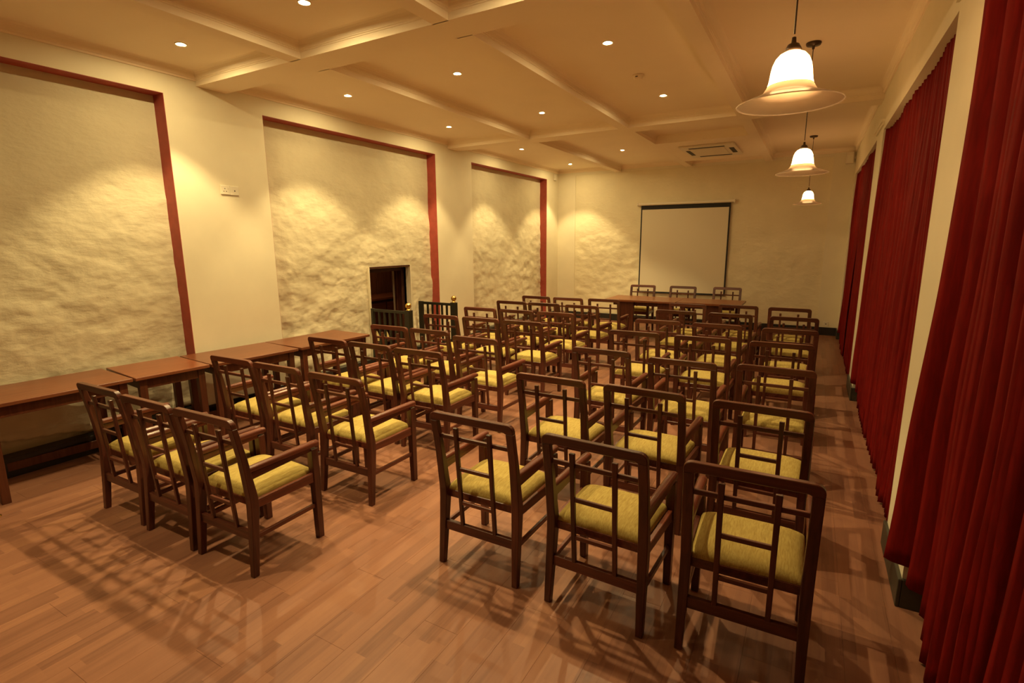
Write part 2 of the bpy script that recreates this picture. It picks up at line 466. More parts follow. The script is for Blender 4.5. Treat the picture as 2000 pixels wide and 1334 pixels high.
pl = thing('passage_fill_lamp', 'unseen fill lamp added on the passage ceiling beyond the wall opening', 'lamp', (-6.75, 6.6, 2.2))  # unseen lamp, added to brighten the dark passage
bm = bmesh.new(); bm_lathe(bm, [(0, 0), (0.11, 0), (0.11, -0.02), (0, -0.02)], 24); link('lamp_base', bm, M['bronze'], pl)
bm = bmesh.new(); bm_lathe(bm, [(0.10, -0.02), (0.09, -0.05), (0.06, -0.075), (0, -0.085)], 24); link('lamp_dome', bm, M['dome'], pl, smooth=True)
counter = thing('passage_counter', 'low brown timber counter inside the dark passage beyond the wall opening', 'counter', (-6.95, 7.35, 0))
box_obj('counter_top', (-0.3, 0.3, -0.75, 0.75, 0.83, 0.87), M['counter'], counter, bevel=0.004)
boxes_obj('counter_base', [(-0.27, 0.24, -0.72, 0.72, 0.0, 0.83)], M['dark_timber'], counter, bevel=0.004)
for i in range(3):
    box_obj('counter_door', (0.24, 0.258, -0.69+i*0.47, -0.25+i*0.47, 0.08, 0.78), M['counter'], counter, bevel=0.005)
def wicker_cone(x, y, z0, lab, s=1.0):
    t = thing('wicker_cone', lab, 'ornament', (x, y, z0), 0, 'woven cones in the passage')
    bm = bmesh.new(); prof = []
    for k in range(11):
        r = 0.055*s*(1-(k/10)**1.5)+0.004; z = 0.012+0.15*s*k/10
        prof += [(r, z), (r*0.9, z+0.007)]
    prof = [(0, 0.012)] + prof + [(0, prof[-1][1]+0.006)]
    bm_lathe(bm, prof, 18); link('woven_shell', bm, M['wicker'], t)
    bm = bmesh.new(); bm_lathe(bm, [(0, 0), (0.05*s, 0), (0.05*s, 0.012), (0, 0.012)], 18); link('base_disc', bm, M['dark_timber'], t)
stand = thing('plant_stand', 'dark low bench in the passage carrying two woven straw cones', 'bench', (-5.98, 6.22, 0))
box_obj('bench_top', (-0.10, 0.10, -0.20, 0.20, 0.255, 0.285), M['dark_timber'], stand, bevel=0.003)
for sx in (-1, 1):
    for sy_ in (-1, 1):
        box_obj('leg', (sx*0.08-0.015, sx*0.08+0.015, sy_*0.17-0.015, sy_*0.17+0.015, 0, 0.255), M['dark_timber'], stand, bevel=0.002)
wicker_cone(-5.98, 6.10, 0.285, 'left of two woven straw cones seen through the railing at the opening')
wicker_cone(-5.98, 6.31, 0.285, 'right of two woven straw cones seen through the railing at the opening', 0.9)

# ---------------- far wall with its shallow rough panel
wall_far = structure(boxes_obj('wall_far', [(-5.95, -4.98, YF, YF+0.2, 0, ZC), (0.19, 1.1, YF, YF+0.2, 0, ZC), (-4.98, 0.19, YF, YF+0.2, 3.36, ZC), (-5.0, 0.2, YF+0.06, YF+0.2, 0, 3.37)], M['paint']))
def far_plaster():
    y0, y1, z0, z1, step = -4.98, 0.19, 0.0, 3.36, 0.03
    ny = int((y1-y0)/step); nz = int((z1-z0)/step)
    verts, faces = [], []
    for j in range(nz+1):
        z = z0+(z1-z0)*j/nz
        rough = 0.15+0.85*min(1, max(0, (2.5-z)/0.9))
        for i in range(ny+1):
            x = y0+(y1-y0)*i/ny
            r2 = rough*(1.0 if x < -2.9 else 0.55)
            d = relief(x*1.0, z, 21.0, 0.036)*r2
            ed = min(1, (x-y0)/0.08, (y1-x)/0.08, (z1-z)/0.08)
            verts.append((x, YF+0.016-max(-0.02, min(0.05, d*max(0, ed))), z))
    for j in range(nz):
        for i in range(ny):
            a = j*(ny+1)+i
            faces.append((a, a+ny+1, a+ny+2, a+1))
    me = bpy.data.meshes.new('plaster_panel'); me.from_pydata(verts, [], faces); me.update()
    for p in me.polygons: p.use_smooth = True
    me.materials.append(M['plaster_far'])
    o = bpy.data.objects.new('plaster_panel', me); COL.objects.link(o); o.parent = wall_far
far_plaster()
structure(box_obj('wall_back', (-5.95, 1.1, YB-0.2, YB, 0, ZC), M['paint']))

# ---------------- right wall: piers, lintel, deep window bays
OPEN = [(-2.0, 3.04), (3.66, 7.03), (7.72, 11.42)]
SOF = 2.985
wr = [(XR, 1.0, YB, OPEN[0][0], 0, ZC), (XR, 1.0, OPEN[0][1], OPEN[1][0], 0, ZC), (XR, 1.0, OPEN[1][1], OPEN[2][0], 0, ZC), (XR, 1.0, OPEN[2][1], YF, 0, ZC)]
for a, b in OPEN: wr.append((XR, 1.0, a, b, SOF, ZC))
wr.append((0.90, 1.0, YB, YF, 0, ZC))
wall_right = structure(boxes_obj('wall_right', wr, M['paint']))
n = 4
for a, b in ((OPEN[0][1], OPEN[1][0]), (OPEN[1][1], OPEN[2][0])):
    bm = bmesh.new()
    bm_box(bm, XR-0.018, XR+0.05, a-0.018, b+0.018, 3.03, 3.09); bm_box(bm, XR-0.034, XR+0.05, a-0.034, b+0.034, 3.055, 3.09)
    structure(link('trim_%d' % n, bm, M['paint'])); n += 1

# skirting
sk = []
for i in range(0, len(edges), 2):
    sk.append((XL, XL+0.016, edges[i], edges[i+1], 0, 0.165))
for a, b in NICHES:
    for (c, d) in ([(a, b)] if (a, b) != NICHES[1] else [(a, DOOR[0]-0.02), (DOOR[1]+0.02, b)]):
        sk.append((-5.60, -5.47, c+0.004, d-0.004, 0, 0.165))
structure(boxes_obj('baseboard_left', sk, M['black'], bevel=0.003))
structure(boxes_obj('baseboard_far', [(XL+0.016, XR-0.02, YF-0.022, YF+0.03, 0, 0.155)], M['black'], bevel=0.003))
sk = []
for a, b in ((OPEN[0][1], OPEN[1][0]), (OPEN[1][1], OPEN[2][0]), (OPEN[2][1], YF-0.022)):
    sk.append((XR-0.018, XR, a-0.018, b+0.018, 0, 0.155))
    sk.append((XR, 0.90, a-0.018, a, 0, 0.155))
structure(boxes_obj('baseboard_right', sk, M['grey'], bevel=0.003))

# ------------------------------------------------------------------ curtains
def curtain(y0, y1, seed, label, flare=0.0, hem_far=0.0, base=0.600, amp=0.044, flare_near=0.0, edge=0.0, near_open=0.0):
    rnd = random.Random(seed)
    # fold phase grows unevenly along the width
    n = int((y1-y0)/0.0125)
    ph, phs = rnd.random()*6, []
    w = 2*math.pi/0.105
    for i in range(n+1):
        y = y0+(y1-y0)*i/n
        phs.append(ph)
        ph += (y1-y0)/n*w*(1.0+0.55*noise.noise(Vector((y*2.3, seed, 0)))+0.25*noise.noise(Vector((y*7, seed, 2))))
    nz = 34
    verts, faces = [], []
    for j in range(nz+1):
        t = j/nz
        for i in range(n+1):
            y = y0+(y1-y0)*i/n
            df = max(0, 1-(y1-y)/0.40)
            dn = max(0, 1-(y-y0)/0.40)
            hem = 0.025 + 0.012*math.sin(phs[i])+ hem_far*df**1.2
            z = hem+(SOF-0.004-hem)*t
            low = (1-t)
            a = amp*(0.75+0.45*low)*(1+0.8*noise.noise(Vector((y*2.2, z*0.5, seed))))
            x = base + a*math.sin(phs[i]+0.5*noise.noise(Vector((y*1.3, z*0.7, seed+3)))) + 0.012*noise.noise(Vector((y*5, z*1.2, seed+6)))
            x -= edge*max(0, 1-(y1-y)/0.16)
            x -= flare*max(0, 1-(y1-y)/0.16)*max(0, (0.75-t)/0.75)**2.2
            x -= flare_near*dn*max(0, (0.75-t)/0.75)**2
            yy = y + 0.012*math.cos(phs[i])*0.6 + 0.02*low*noise.noise(Vector((y*2, z*0.8, seed+8)))
            yy += near_open*dn*max(0, (0.6-t)/0.6)**1.5
            verts.append((x, yy, z))
    for j in range(nz):
        for i in range(n):
            a = j*(n+1)+i
            faces.append((a, a+1, a+n+2, a+n+1))
    me = bpy.data.meshes.new('curtain'); me.from_pydata(verts, [], faces); me.update()
    for p in me.polygons: p.use_smooth = True
    me.materials.append(M['curtain'])
    o = bpy.data.objects.new('curtain', me); COL.objects.link(o)
    sm = o.modifiers.new('thick', 'SOLIDIFY'); sm.thickness = 0.004
    o['label'] = label; o['category'] = 'curtain'; o['group'] = 'red curtains along the right wall'
    return o
curtain(1.98, 3.03, 3, 'red pleated curtain beside the first pier, its hem kicking out over the pier foot', flare=0.045, hem_far=0.24, base=0.640, amp=0.048, edge=0.085, near_open=0.16)
curtain(-1.6, 1.94, 8, 'red pleated curtain panel at the right edge of the photo, partly cut off', flare=0.02, base=0.630, amp=0.052)
curtain(3.70, 5.56, 5, 'red pleated curtain in the middle bay, panel nearer the camera', base=0.635, amp=0.052)
curtain(5.64, 7.00, 12, 'red pleated curtain in the middle bay, farther panel beside the second pier', flare=0.03, hem_far=0.22, base=0.630, amp=0.050, edge=0.045)
curtain(7.75, 9.56, 15, 'dark red curtain in the farthest bay, panel beside the second pier', base=0.605)
curtain(9.64, 11.38, 19, 'dark red curtain in the farthest bay, panel next to the screen wall', flare=0.02, hem_far=0.15, base=0.605, edge=0.015)

# dark night windows behind the curtains
for i, (a, b) in enumerate(OPEN):
    w = structure(boxes_obj('window_%d' % (i+1), [(0.84, 0.90, a, b, 0.0, 0.12), (0.84, 0.90, a, b, 2.85, SOF), (0.84, 0.90, a, a+0.08, 0.12, 2.85), (0.84, 0.90, b-0.08, b, 0.12, 2.85), (0.84, 0.90, (a+b)/2-0.04, (a+b)/2+0.04, 0.12, 2.85)], M['dark_timber'], bevel=0.003))
    for c, d in ((a+0.08, (a+b)/2-0.04), ((a+b)/2+0.04, b-0.08)):
        box_obj('window_pane', (0.868, 0.874, c, d, 0.12, 2.85), M['pane'], w)

# ------------------------------------------------------------------ downlights
def downlight(x, y, label, first=[None]):
    if first[0] is None:
        t = thing('ceiling_downlight', label, 'downlight', (x, y, ZC), 0, 'recessed downlights in the ceiling')
        bm = bmesh.new(); bm_lathe(bm, [(0.024, 0.0), (0.024, -0.003), (0.036, -0.004), (0.038, -0.007), (0.044, -0.007), (0.047, 0.0), (0.024, 0.0)], 28)
        link('trim_ring', bm, M['chrome'], t, smooth=True)
        bm = bmesh.new(); bm_lathe(bm, [(0, -0.004), (0.023, -0.004), (0.023, -0.001), (0, -0.001)], 24)
        link('glowing_lens', bm, M['lens'], t)
        ld = bpy.data.lights.new('downlight_beam', 'SPOT')
        ld.energy = SPOT_W; ld.color = AMBER; ld.spot_size = SPOT_ANGLE; ld.spot_blend = 0.36; ld.shadow_soft_size = 0.022
        lo = bpy.data.objects.new('downlight_beam', ld); COL.objects.link(lo); lo.parent = t; lo.location = (0, 0, -0.03)
        first[0] = t
    else:
        t = dup(first[0], (x, y, ZC), 0, label)
    return t
D1, D2, D3 = -4.77, -3.235, -1.665
ordn = ['first', 'second', 'third', 'fourth', 'fifth', 'sixth']
for i, y in enumerate((2.78, 4.62, 6.55, 8.77, 10.98)):
    downlight(D1, y, 'glowing recessed downlight, %s from the left edge in the row along the plastered wall' % ordn[i])
for i, y in enumerate((2.78, 4.61, 6.50, 9.86)):
    downlight(D2, y, 'glowing recessed downlight, %s from the top edge in the second row from the wall' % ordn[i])
for i, y in enumerate((4.59, 6.49)):
    downlight(D3, y, ('brighter nearer' if i == 0 else 'farther') + ' recessed downlight in the coffer above the right block, beside the smoke detector')
# lamps of the bay above and behind the camera
downlight(D2, 0.88, 'recessed downlight overhead, out of the photo above the camera')
downlight(D3, 2.78, 'recessed downlight overhead of the right block, just above the photo')

# ------------------------------------------------------------------ pendants
def pendant(y, label, first=[None]):
    x, zr = -0.148, 2.432
    if first[0] is not None:
        return dup(first[0], (x, y, ZC), 0, label)
    t = thing('pendant_lamp', label, 'pendant lamp', (x, y, ZC), 0, 'bell shaped pendant lamps')
    zz = zr-ZC
    bm = bmesh.new(); bm_lathe(bm, [(0, 0), (0.058, 0), (0.060, -0.008), (0.054, -0.022), (0.012, -0.026), (0.010, -0.05), (0.004, -0.055), (0, -0.055)], 28)
    link('canopy', bm, M['bronze'], t, smooth=True)
    bm = bmesh.new(); bm_lathe(bm, [(0.0036, -0.05), (0.0036, zz+0.275)], 8); link('cord', bm, M['bronze'], t)
    bm = bmesh.new(); bm_lathe(bm, [(0, zz+0.265), (0.008, zz+0.262), (0.010, zz+0.240), (0.022, zz+0.234), (0.031, zz+0.218), (0.035, zz+0.205), (0, zz+0.203)], 24)
    link('metal_cap', bm, M['bronze'], t, smooth=True)
    bell = [(0.012, 0.207), (0.032, 0.204), (0.050, 0.195), (0.065, 0.178), (0.075, 0.155), (0.080, 0.130), (0.083, 0.105), (0.086, 0.086), (0.090, 0.072)]
    # bell and its inner face
    bm = bmesh.new()
    bm_lathe(bm, [(r, zz+z) for r, z in bell], 48)
    link('glass_bell', bm, M['bell'], t, smooth=True)
    brim = [(0.090, 0.072), (0.097, 0.058), (0.107, 0.044), (0.119, 0.034), (0.128, 0.030), (0.145, 0.025), (0.165, 0.017), (0.185, 0.009), (0.203, 0.001), (0.212, -0.003), (0.209, -0.006)]
    bm = bmesh.new(); bm_lathe(bm, [(r, zz+z) for r, z in brim], 48); link('glass_brim', bm, M['brim'], t, smooth=True)
    bm = bmesh.new()
    bm_lathe(bm, [(0.0, zz+0.205), (0.018, zz+0.2), (0.018, zz+0.165), (0.0, zz+0.163)], 16); link('lamp_holder', bm, M['bronze'], t)
    bm = bmesh.new()
    bm_lathe(bm, [(0, zz+0.165), (0.014, zz+0.16), (0.027, zz+0.13), (0.030, zz+0.108), (0.022, zz+0.088), (0, zz+0.080)], 16); link('bulb', bm, M['bulb'], t, smooth=True)
    ld = bpy.data.lights.new('pendant_light', 'POINT'); ld.energy = BULB_W; ld.color = PEND_COL; ld.shadow_soft_size = 0.03
    lo = bpy.data.objects.new('pendant_light', ld); COL.objects.link(lo); lo.parent = t; lo.location = (0, 0, zz+0.075)
    first[0] = t
    return t
pendant(2.70, 'largest, nearest bell shaped opal glass pendant lamp hanging beside the red curtains')
pendant(5.50, 'middle of the three bell shaped glass pendant lamps in the row')
pendant(10.20, 'smallest, farthest bell shaped glass pendant lamp near the screen wall')

# ------------------------------------------------------------------ ceiling and wall fittings
ac = thing('air_conditioner_cassette', 'square ivory ceiling air conditioner cassette with four dark slots', 'air conditioner', (-1.66, 9.88, ZB))
bm = bmesh.new(); bm_box(bm, -0.43, 0.43, -0.62, 0.62, -0.028, 0.0); link('face_panel', bm, M['ac_white'], ac, bevel=0.012, seg=2)
bm = bmesh.new(); bm_box(bm, -0.25, 0.25, -0.36, 0.36, -0.034, -0.026); link('intake_grille', bm, M['ac_white'], ac, bevel=0.003)
for d in ((-0.29, 0.27, -0.50, -0.43), (-0.27, 0.27, 0.43, 0.50)):
    box_obj('air_slot', (d[0], d[1], d[2], d[3], -0.0315, -0.0265), M['dark_slot'], ac)
for d in ((-0.375, -0.31, -0.27, 0.27), (0.31, 0.385, -0.27, 0.27)):
    box_obj('air_slot', (d[0], d[1], d[2], d[3], -0.0315, -0.0265), M['dark_slot'], ac)

sd = thing('smoke_detector', 'small ivory smoke detector on the ceiling between two downlights', 'smoke detector', (-1.70, 5.60, ZC))
bm = bmesh.new(); bm_lathe(bm, [(0, 0), (0.055, 0), (0.055, -0.014), (0.048, -0.018), (0.044, -0.034), (0.03, -0.042), (0, -0.043)], 24); link('detector_body', bm, M['ceil'], sd, smooth=True)
bm = bmesh.new(); bm_box(bm, -0.012, 0.012, -0.050, -0.047, -0.028, -0.020); link('vent_slot', bm, M['hole'], sd)

so = thing('wall_socket', 'double ivory wall socket on the pier between the plaster niches', 'socket', (XL, 3.495, 2.402))
bm = bmesh.new(); bm_box(bm, 0, 0.012, -0.098, 0.001, -0.048, 0.046); link('socket_plate', bm, M['white_plastic'], so, bevel=0.003)
bm = bmesh.new(); bm_box(bm, 0, 0.012, 0.002, 0.10, -0.050, 0.044); link('outlet_plate', bm, M['white_plastic'], so, bevel=0.003)
for (y, z) in ((-0.055, 0.012), (-0.069, -0.016), (-0.041, -0.016)):
    box_obj('pin_hole', (0.0115, 0.0128, y-0.005, y+0.005, z-0.004, z+0.004), M['hole'], so)
box_obj('switch_rocker', (0.011, 0.016, -0.024, -0.010, 0.010, 0.026), M['white_plastic'], so, bevel=0.001)
box_obj('outlet_hole', (0.0115, 0.0128, 0.048, 0.058, -0.012, 0.002), M['dark_slot'], so)

fs = thing('wall_outlet', 'small ivory outlet low on the far wall at the right corner', 'socket', (0.345, YF, 0.225))
bm = bmesh.new(); bm_box(bm, -0.043, 0.043, -0.010, 0, -0.043, 0.043); link('outlet_plate', bm, M['white_plastic'], fs, bevel=0.003)
box_obj('outlet_slot', (-0.012, 0.012, -0.0108, -0.0095, -0.012, 0.004), M['hole'], fs)

pir = thing('motion_sensor', 'small ivory box sensor high in the left far corner', 'sensor', (XL, 11.56, 3.32))
bm = bmesh.new(); bm_box(bm, 0.0, 0.055, -0.045, 0.045, -0.075, 0.06); link('sensor_body', bm, M['white_plastic'], pir, bevel=0.012, seg=2)
bm = bmesh.new(); bm_box(bm, 0.01, 0.045, -0.0475, -0.044, -0.045, -0.005); link('sensor_window', bm, M['ac_white'], pir, bevel=0.001)
sp_ = thing('wall_speaker', 'small ivory speaker high in the far right corner above the last curtain', 'speaker', (0.44, 11.70, 3.30))
bm = bmesh.new(); bm_box(bm, -0.06, 0.06, -0.055, 0.05, -0.10, 0.10); link('speaker_cabinet', bm, M['ac_white'], sp_, bevel=0.012, seg=2)
bm = bmesh.new(); bm_box(bm, -0.045, 0.045, -0.059, -0.054, -0.085, 0.05); link('speaker_grille', bm, M['white_plastic'], sp_, bevel=0.001)
box_obj('wall_bracket', (-0.015, 0.015, 0.05, 0.1, -0.03, 0.03), M['ac_white'], sp_)
box_obj('side_bracket', (0.06, 0.10, -0.01, 0.01, -0.02, 0.02), M['ac_white'], sp_)

# projection screen
sc_ = thing('projection_screen', 'pull-down white projection screen with black border on the far wall', 'screen', (-2.465, YF-0.05, 0))
bm = bmesh.new()
n = 20
bm_loft(bm, [[Vector((x, 0.03*math.cos(2*math.pi*i/n), 2.632+0.03*math.sin(2*math.pi*i/n))) for i in range(n)] for x in (-0.985, 0.985)])
link('roller_case', bm, M['white_plastic'], sc_, smooth=False)
for sx in (-1, 1):
    box_obj('case_end_cap', (sx*0.997-0.012, sx*0.997+0.012, -0.035, 0.046, 2.597, 2.667), M['white_plastic'], sc_, bevel=0.004)
bm = bmesh.new(); bm_box(bm, -0.925, 0.925, 0.018, 0.020, 0.70, 2.61); link('screen_border', bm, M['screen_black'], sc_)
bm = bmesh.new(); bm_box(bm, -0.897, 0.897, 0.0165, 0.018, 0.725, 2.515); link('screen_surface', bm, M['screen_white'], sc_)
bm = bmesh.new(); bm_box(bm, -0.93, 0.93, 0.008, 0.028, 0.690, 0.705); link('weight_bar', bm, M['screen_black'], sc_, bevel=0.003)

# brass floor plate at the left edge
bp_ = thing('brass_door_stop', 'tiny brass door stop on the floor at the left photo edge by the table leg', 'door stop', (-4.755, 1.112, 0))
bm = bmesh.new(); bm_lathe(bm, [(0, 0), (0.028, 0), (0.028, 0.006), (0.016, 0.010), (0.014, 0.022), (0.018, 0.026), (0.017, 0.032), (0, 0.035)], 20)
link('stop_body', bm, M['brass'], bp_, smooth=True)
bm = bmesh.new(); bm_lathe(bm, [(0.0145, 0.012), (0.019, 0.014), (0.019, 0.020), (0.0145, 0.022)], 20); link('rubber_ring', bm, M['black'], bp_)

# ------------------------------------------------------------------ railings at the opening
def railing(y, label, n_bal, stile_w):
    t = thing('railing_panel', label, 'railing', (0, y, 0), 0, 'dark green railings flanking the opening')
    x0, x1 = -5.50, -4.85
    box_obj('top_rail', (x0+stile_w, x1, -0.017, 0.017, 0.865, 0.905), M['gate'], t, bevel=0.003)
    box_obj('bottom_rail', (x0+stile_w, x1, -0.015, 0.015, 0.09, 0.125), M['gate'], t, bevel=0.003)
    box_obj('wall_stile', (x0, x0+stile_w, -0.022, 0.022, 0.0, 0.910), M['gate'], t, bevel=0.003)
    post = box_obj('newel_post', (x1, x1+0.086, -0.043, 0.043, 0.0, 0.92), M['gate'], t, bevel=0.004)
    for k in range(n_bal):
        cx = x0+stile_w+(x1-x0-stile_w)*(k+1)/(n_bal+1)
        box_obj('baluster', (cx-0.013, cx+0.013, -0.013, 0.013, 0.12, 0.868), M['gate'], t)
    bm = bmesh.new()
    prof = [(0, 0.918), (0.034, 0.918), (0.034, 0.926), (0.024, 0.932), (0.020, 0.940)]
    for k in range(9):
        a = -math.pi/2+0.45+(math.pi-0.45)*k/8
        prof.append((max(0, 0.043*math.cos(a)), 0.982+0.043*math.sin(a)))
    prof[-1] = (0, 1.025)
    bm_lathe(bm, prof, 24, (x1+0.043, 0, 0))
    link('brass_ball_finial', bm, M['brass'], post, smooth=True)['label'] = 'polished brass ball finial'
    return t
railing(5.532, 'dark green metal railing with brass ball post in front of the dark opening', 5, 0.045)
railing(6.600, 'dark green metal railing with brass ball post right of the opening, before the red strip', 5, 0.080)

# ------------------------------------------------------------------ tables
def side_table(cx, cy_, rz, ln, dp, label, mat):
    """long side along local Y, front towards +X"""
    t = thing('side_table', label, 'table', (cx, cy_, 0), rz, 'plain wooden tables along the left wall')
    box_obj('table_top', (-dp/2, dp/2, -ln/2+0.002, ln/2-0.002, 0.722, 0.750), mat, t, bevel=0.003)
    ax, ay = dp/2-0.035, ln/2-0.035
    lw = 0.058
    for sx in (-1, 1):
        for s2 in (-1, 1):
            bm = bmesh.new()
            px, py = sx*(ax-lw/2), s2*(ay-lw/2)
            bm_loft(bm, [rect((px, py, 0), lw*0.9, lw*0.9), rect((px, py, 0.722), lw, lw)])
            link('leg', bm, M['table_leg'], t, bevel=0.002)
    for sx in (-1, 1):
        x = sx*(ax-0.02)
        box_obj('apron', (x-0.011, x+0.011, -ay+lw, ay-lw, 0.635, 0.722), M['table_leg'], t, bevel=0.002)
    for s2 in (-1, 1):
        y = s2*(ay-0.02)
        box_obj('apron', (-ax+lw, ax-lw, y-0.011, y+0.011, 0.635, 0.722), M['table_leg'], t, bevel=0.002)
    box_obj('stretcher', (-ax+0.012, -ax+0.034, -ay+lw, ay-lw, 0.055, 0.125), M['table_leg'], t, bevel=0.002)
    return t
def front_edge_table(p0, p1, dp, label, mat):
    (xa, ya), (xb, yb) = p0, p1
    ln = math.hypot(xb-xa, yb-ya); rz = -math.atan2(xb-xa, yb-ya)
    mx, my = (xa+xb)/2, (ya+yb)/2
    nx, ny = math.cos(rz), math.sin(rz)
    return side_table(mx-nx*dp/2, my-ny*dp/2, rz, ln, dp, label, mat)
front_edge_table((-4.895, 1.155), (-4.828, 2.092), 0.66, 'plain brown wooden table cut off by the left photo edge', M['table'])
front_edge_table((-4.816, 2.102), (-4.757, 2.696), 0.66, 'short wooden table second from the left along the wall, darker top', M['table'])
front_edge_table((-4.740, 2.703), (-4.652, 3.586), 0.66, 'wooden table third from the left along the wall, before the smooth pier', M['table'])
front_edge_table((-4.652, 3.622), (-4.606, 4.580), 0.66, 'wooden table at the far end of the wall row, nearest the dark opening', M['table'])

def head_table(x0, x1, y0, y1, panels, label, rz):
    t = thing('head_table', label, 'table', ((x0+x1)/2, (y0+y1)/2, 0), rz, 'speakers tables before the screen')
    hx, hy = (x1-x0)/2, (y1-y0)/2
    box_obj('table_top', (-hx+0.001, hx-0.001, -hy, hy, 0.715, 0.750), M['table_x'], t, bevel=0.003)
    for a, b in panels:
        c = (a+b)/2-(x0+x1)/2; w = (b-a)/2
        box_obj('pedestal', (c-w, c+w, -hy+0.10, -hy+0.16, 0, 0.715), M['table_leg'], t, bevel=0.004)
    box_obj('rear_rail', (-hx+0.12, hx-0.12, -hy+0.16, -hy+0.185, 0.63, 0.715), M['table_leg'], t, bevel=0.003)
    for a, b in panels:
        c = (a+b)/2-(x0+x1)/2
        box_obj('foot_beam', (c-0.04, c+0.04, -hy+0.16, hy-0.12, 0.0, 0.05), M['table_leg'], t, bevel=0.004)
    return t
head_table(-3.41, -2.075, 9.60, 10.42, [(-3.14, -2.87), (-2.42, -2.13)], 'left long wooden speakers table before the projection screen', 0.0)
head_table(-2.070, -0.985, 9.63, 10.43, [(-2.02, -1.93), (-1.62, -1.30)], 'right long wooden speakers table before the projection screen', 0.0)

# ------------------------------------------------------------------ chairs
def lean_y(z):
    """y of the back plane (post centre line) at height z"""
    pts = [(0, -0.232), (0.30, -0.206), (0.44, -0.195), (0.70, -0.231), (0.94, -0.278)]
    for (za, ya), (zb, yb) in zip(pts, pts[1:]):
        if z <= zb: return ya+(yb-ya)*(z-za)/(zb-za)
    return pts[-1][1]

def make_chair(name):
    t = thing(name, '', 'chair', (0, 0, 0))
    # rear legs running up into the back
    for s in (-1, 1):
        bm = bmesh.new(); secs = []
        for z, w, d in ((0, .034, .036), (.15, .039, .041), (.30, .044, .046), (.40, .047, .050), (.46, .047, .050), (.58, .045, .042), (.70, .044, .036), (.80, .044, .033), (.888, .044, .031)):
            secs.append(rect((s*(0.2615-w/2), lean_y(z), z), w, d))
        bm_loft(bm, secs); link('rear_leg', bm, M['chair'], t, bevel=0.003)
    # top rail with rounded outer corners
    bm = bmesh.new(); W, r = 0.2615, 0.036
    out = [(-W, 0.886)]
    for k in range(6):
        a = math.pi-math.pi/2*k/5; out.append((-W+r+r*math.cos(a), 0.940-r+r*math.sin(a)))
    for k in range(6):
        a = math.pi/2-math.pi/2*k/5; out.append((W-r+r*math.cos(a), 0.940-r+r*math.sin(a)))
    out += [(W, 0.886), (W-.046, 0.886)]
    inner = [(W-.046, 0.886), (W-.056, 0.892), (-W+.056, 0.892), (-W+.046, 0.886)]
    pts = out + inner[1:]
    bm_loft(bm, [[Vector((x, lean_y(z)-0.0155, z)) for x, z in pts], [Vector((x, lean_y(z)+0.0155, z)) for x, z in pts]])
    link('top_rail', bm, M['chair_x'], t, bevel=0.003)
    def bar_x(name_, x0, x1, z, h, d, yc, mat=M['chair_x']):
        bm = bmesh.new()
        bm_loft(bm, [[Vector((x, yc-d/2, z-h/2)), Vector((x, yc+d/2, z-h/2)), Vector((x, yc+d/2, z+h/2)), Vector((x, yc-d/2, z+h/2))] for x in (x0, x1)])
        return link(name_, bm, mat, t, bevel=0.0022)
    bar_x('cross_rail', -0.219, 0.219, 0.792, 0.023, 0.017, lean_y(0.792)+0.003)
    sl = lambda z: -0.216-0.046*(z-0.262)/0.593
    for s in (-1, 1):
        bm = bmesh.new()
        bm_loft(bm, [rect((s*0.107, sl(0.258), 0.258), .022, .018), rect((s*0.107, sl(0.78), 0.78), .024, .019), rect((s*0.107, sl(0.858), 0.858), .027, .020)])
        link('back_slat', bm, M['chair'], t, bevel=0.0022)
    bar_x('back_rung', -0.097, 0.097, 0.614, 0.022, 0.015, sl(0.614))
    bar_x('back_rung', -0.097, 0.097, 0.405, 0.022, 0.015, sl(0.405))
    bar_x('rear_stretcher', -0.222, 0.222, 0.236, 0.056, 0.024, lean_y(0.236))
    # seat frame: four rails in one welded frame
    bm = bmesh.new()
    bm_box(bm, -0.218, 0.218, -0.192, -0.168, 0.400, 0.446)
    bm_box(bm, -0.232, 0.232, 0.205, 0.230, 0.385, 0.446)
    for s in (-1, 1):
        bm_loft(bm, [[Vector((s*0.230, -0.19, 0.395)), Vector((s*0.254, -0.19, 0.395)), Vector((s*0.254, -0.19, 0.446)), Vector((s*0.230, -0.19, 0.446))],
                     [Vector((s*0.240, 0.215, 0.385)), Vector((s*0.264, 0.215, 0.385)), Vector((s*0.264, 0.215, 0.446)), Vector((s*0.240, 0.215, 0.446))]])
    link('seat_frame', bm, M['chair_y'], t, bevel=0.003)
    # cushion
    bm = bmesh.new(); nx, ny = 12, 12
    grid = {}
    def cz(u, v):
        ex = (1-abs(u)**5)**0.45 if abs(u) < 1 else 0; ey = (1-abs(v)**5)**0.45 if abs(v) < 1 else 0
        return 0.452 + 0.052*ex*ey + 0.012*(1-u*u)*(1-v*v)
    for j in range(ny+1):
        for i in range(nx+1):
            u = math.sin((i/nx*2-1)*math.pi/2)**1; v = math.sin((j/ny*2-1)*math.pi/2)
            u = max(-1, min(1, u)); v = max(-1, min(1, v))
            hw = 0.226+0.010*(v+1)/2
            grid[i, j] = bm.verts.new((u*hw, 0.018+v*0.207, cz(u, v)))
    for j in range(ny):
        for i in range(nx):
            bm.faces.new((grid[i, j], grid[i+1, j], grid[i+1, j+1], grid[i, j+1]))
    rim = [(i, 0) for i in range(nx)] + [(nx, j) for j in range(ny)] + [(nx-i, ny) for i in range(nx)] + [(0, ny-j) for j in range(ny)]
    low = [bm.verts.new((grid[k].co.x*0.985, 0.018+(grid[k].co.y-0.018)*0.985, 0.414)) for k in rim]
    m_ = len(rim)
    for i in range(m_):
        bm.faces.new((grid[rim[i]], low[i], low[(i+1) % m_], grid[rim[(i+1) % m_]]))
    bm.faces.new(low)
    link('seat_cushion', bm, M['seat'], t, smooth=True)
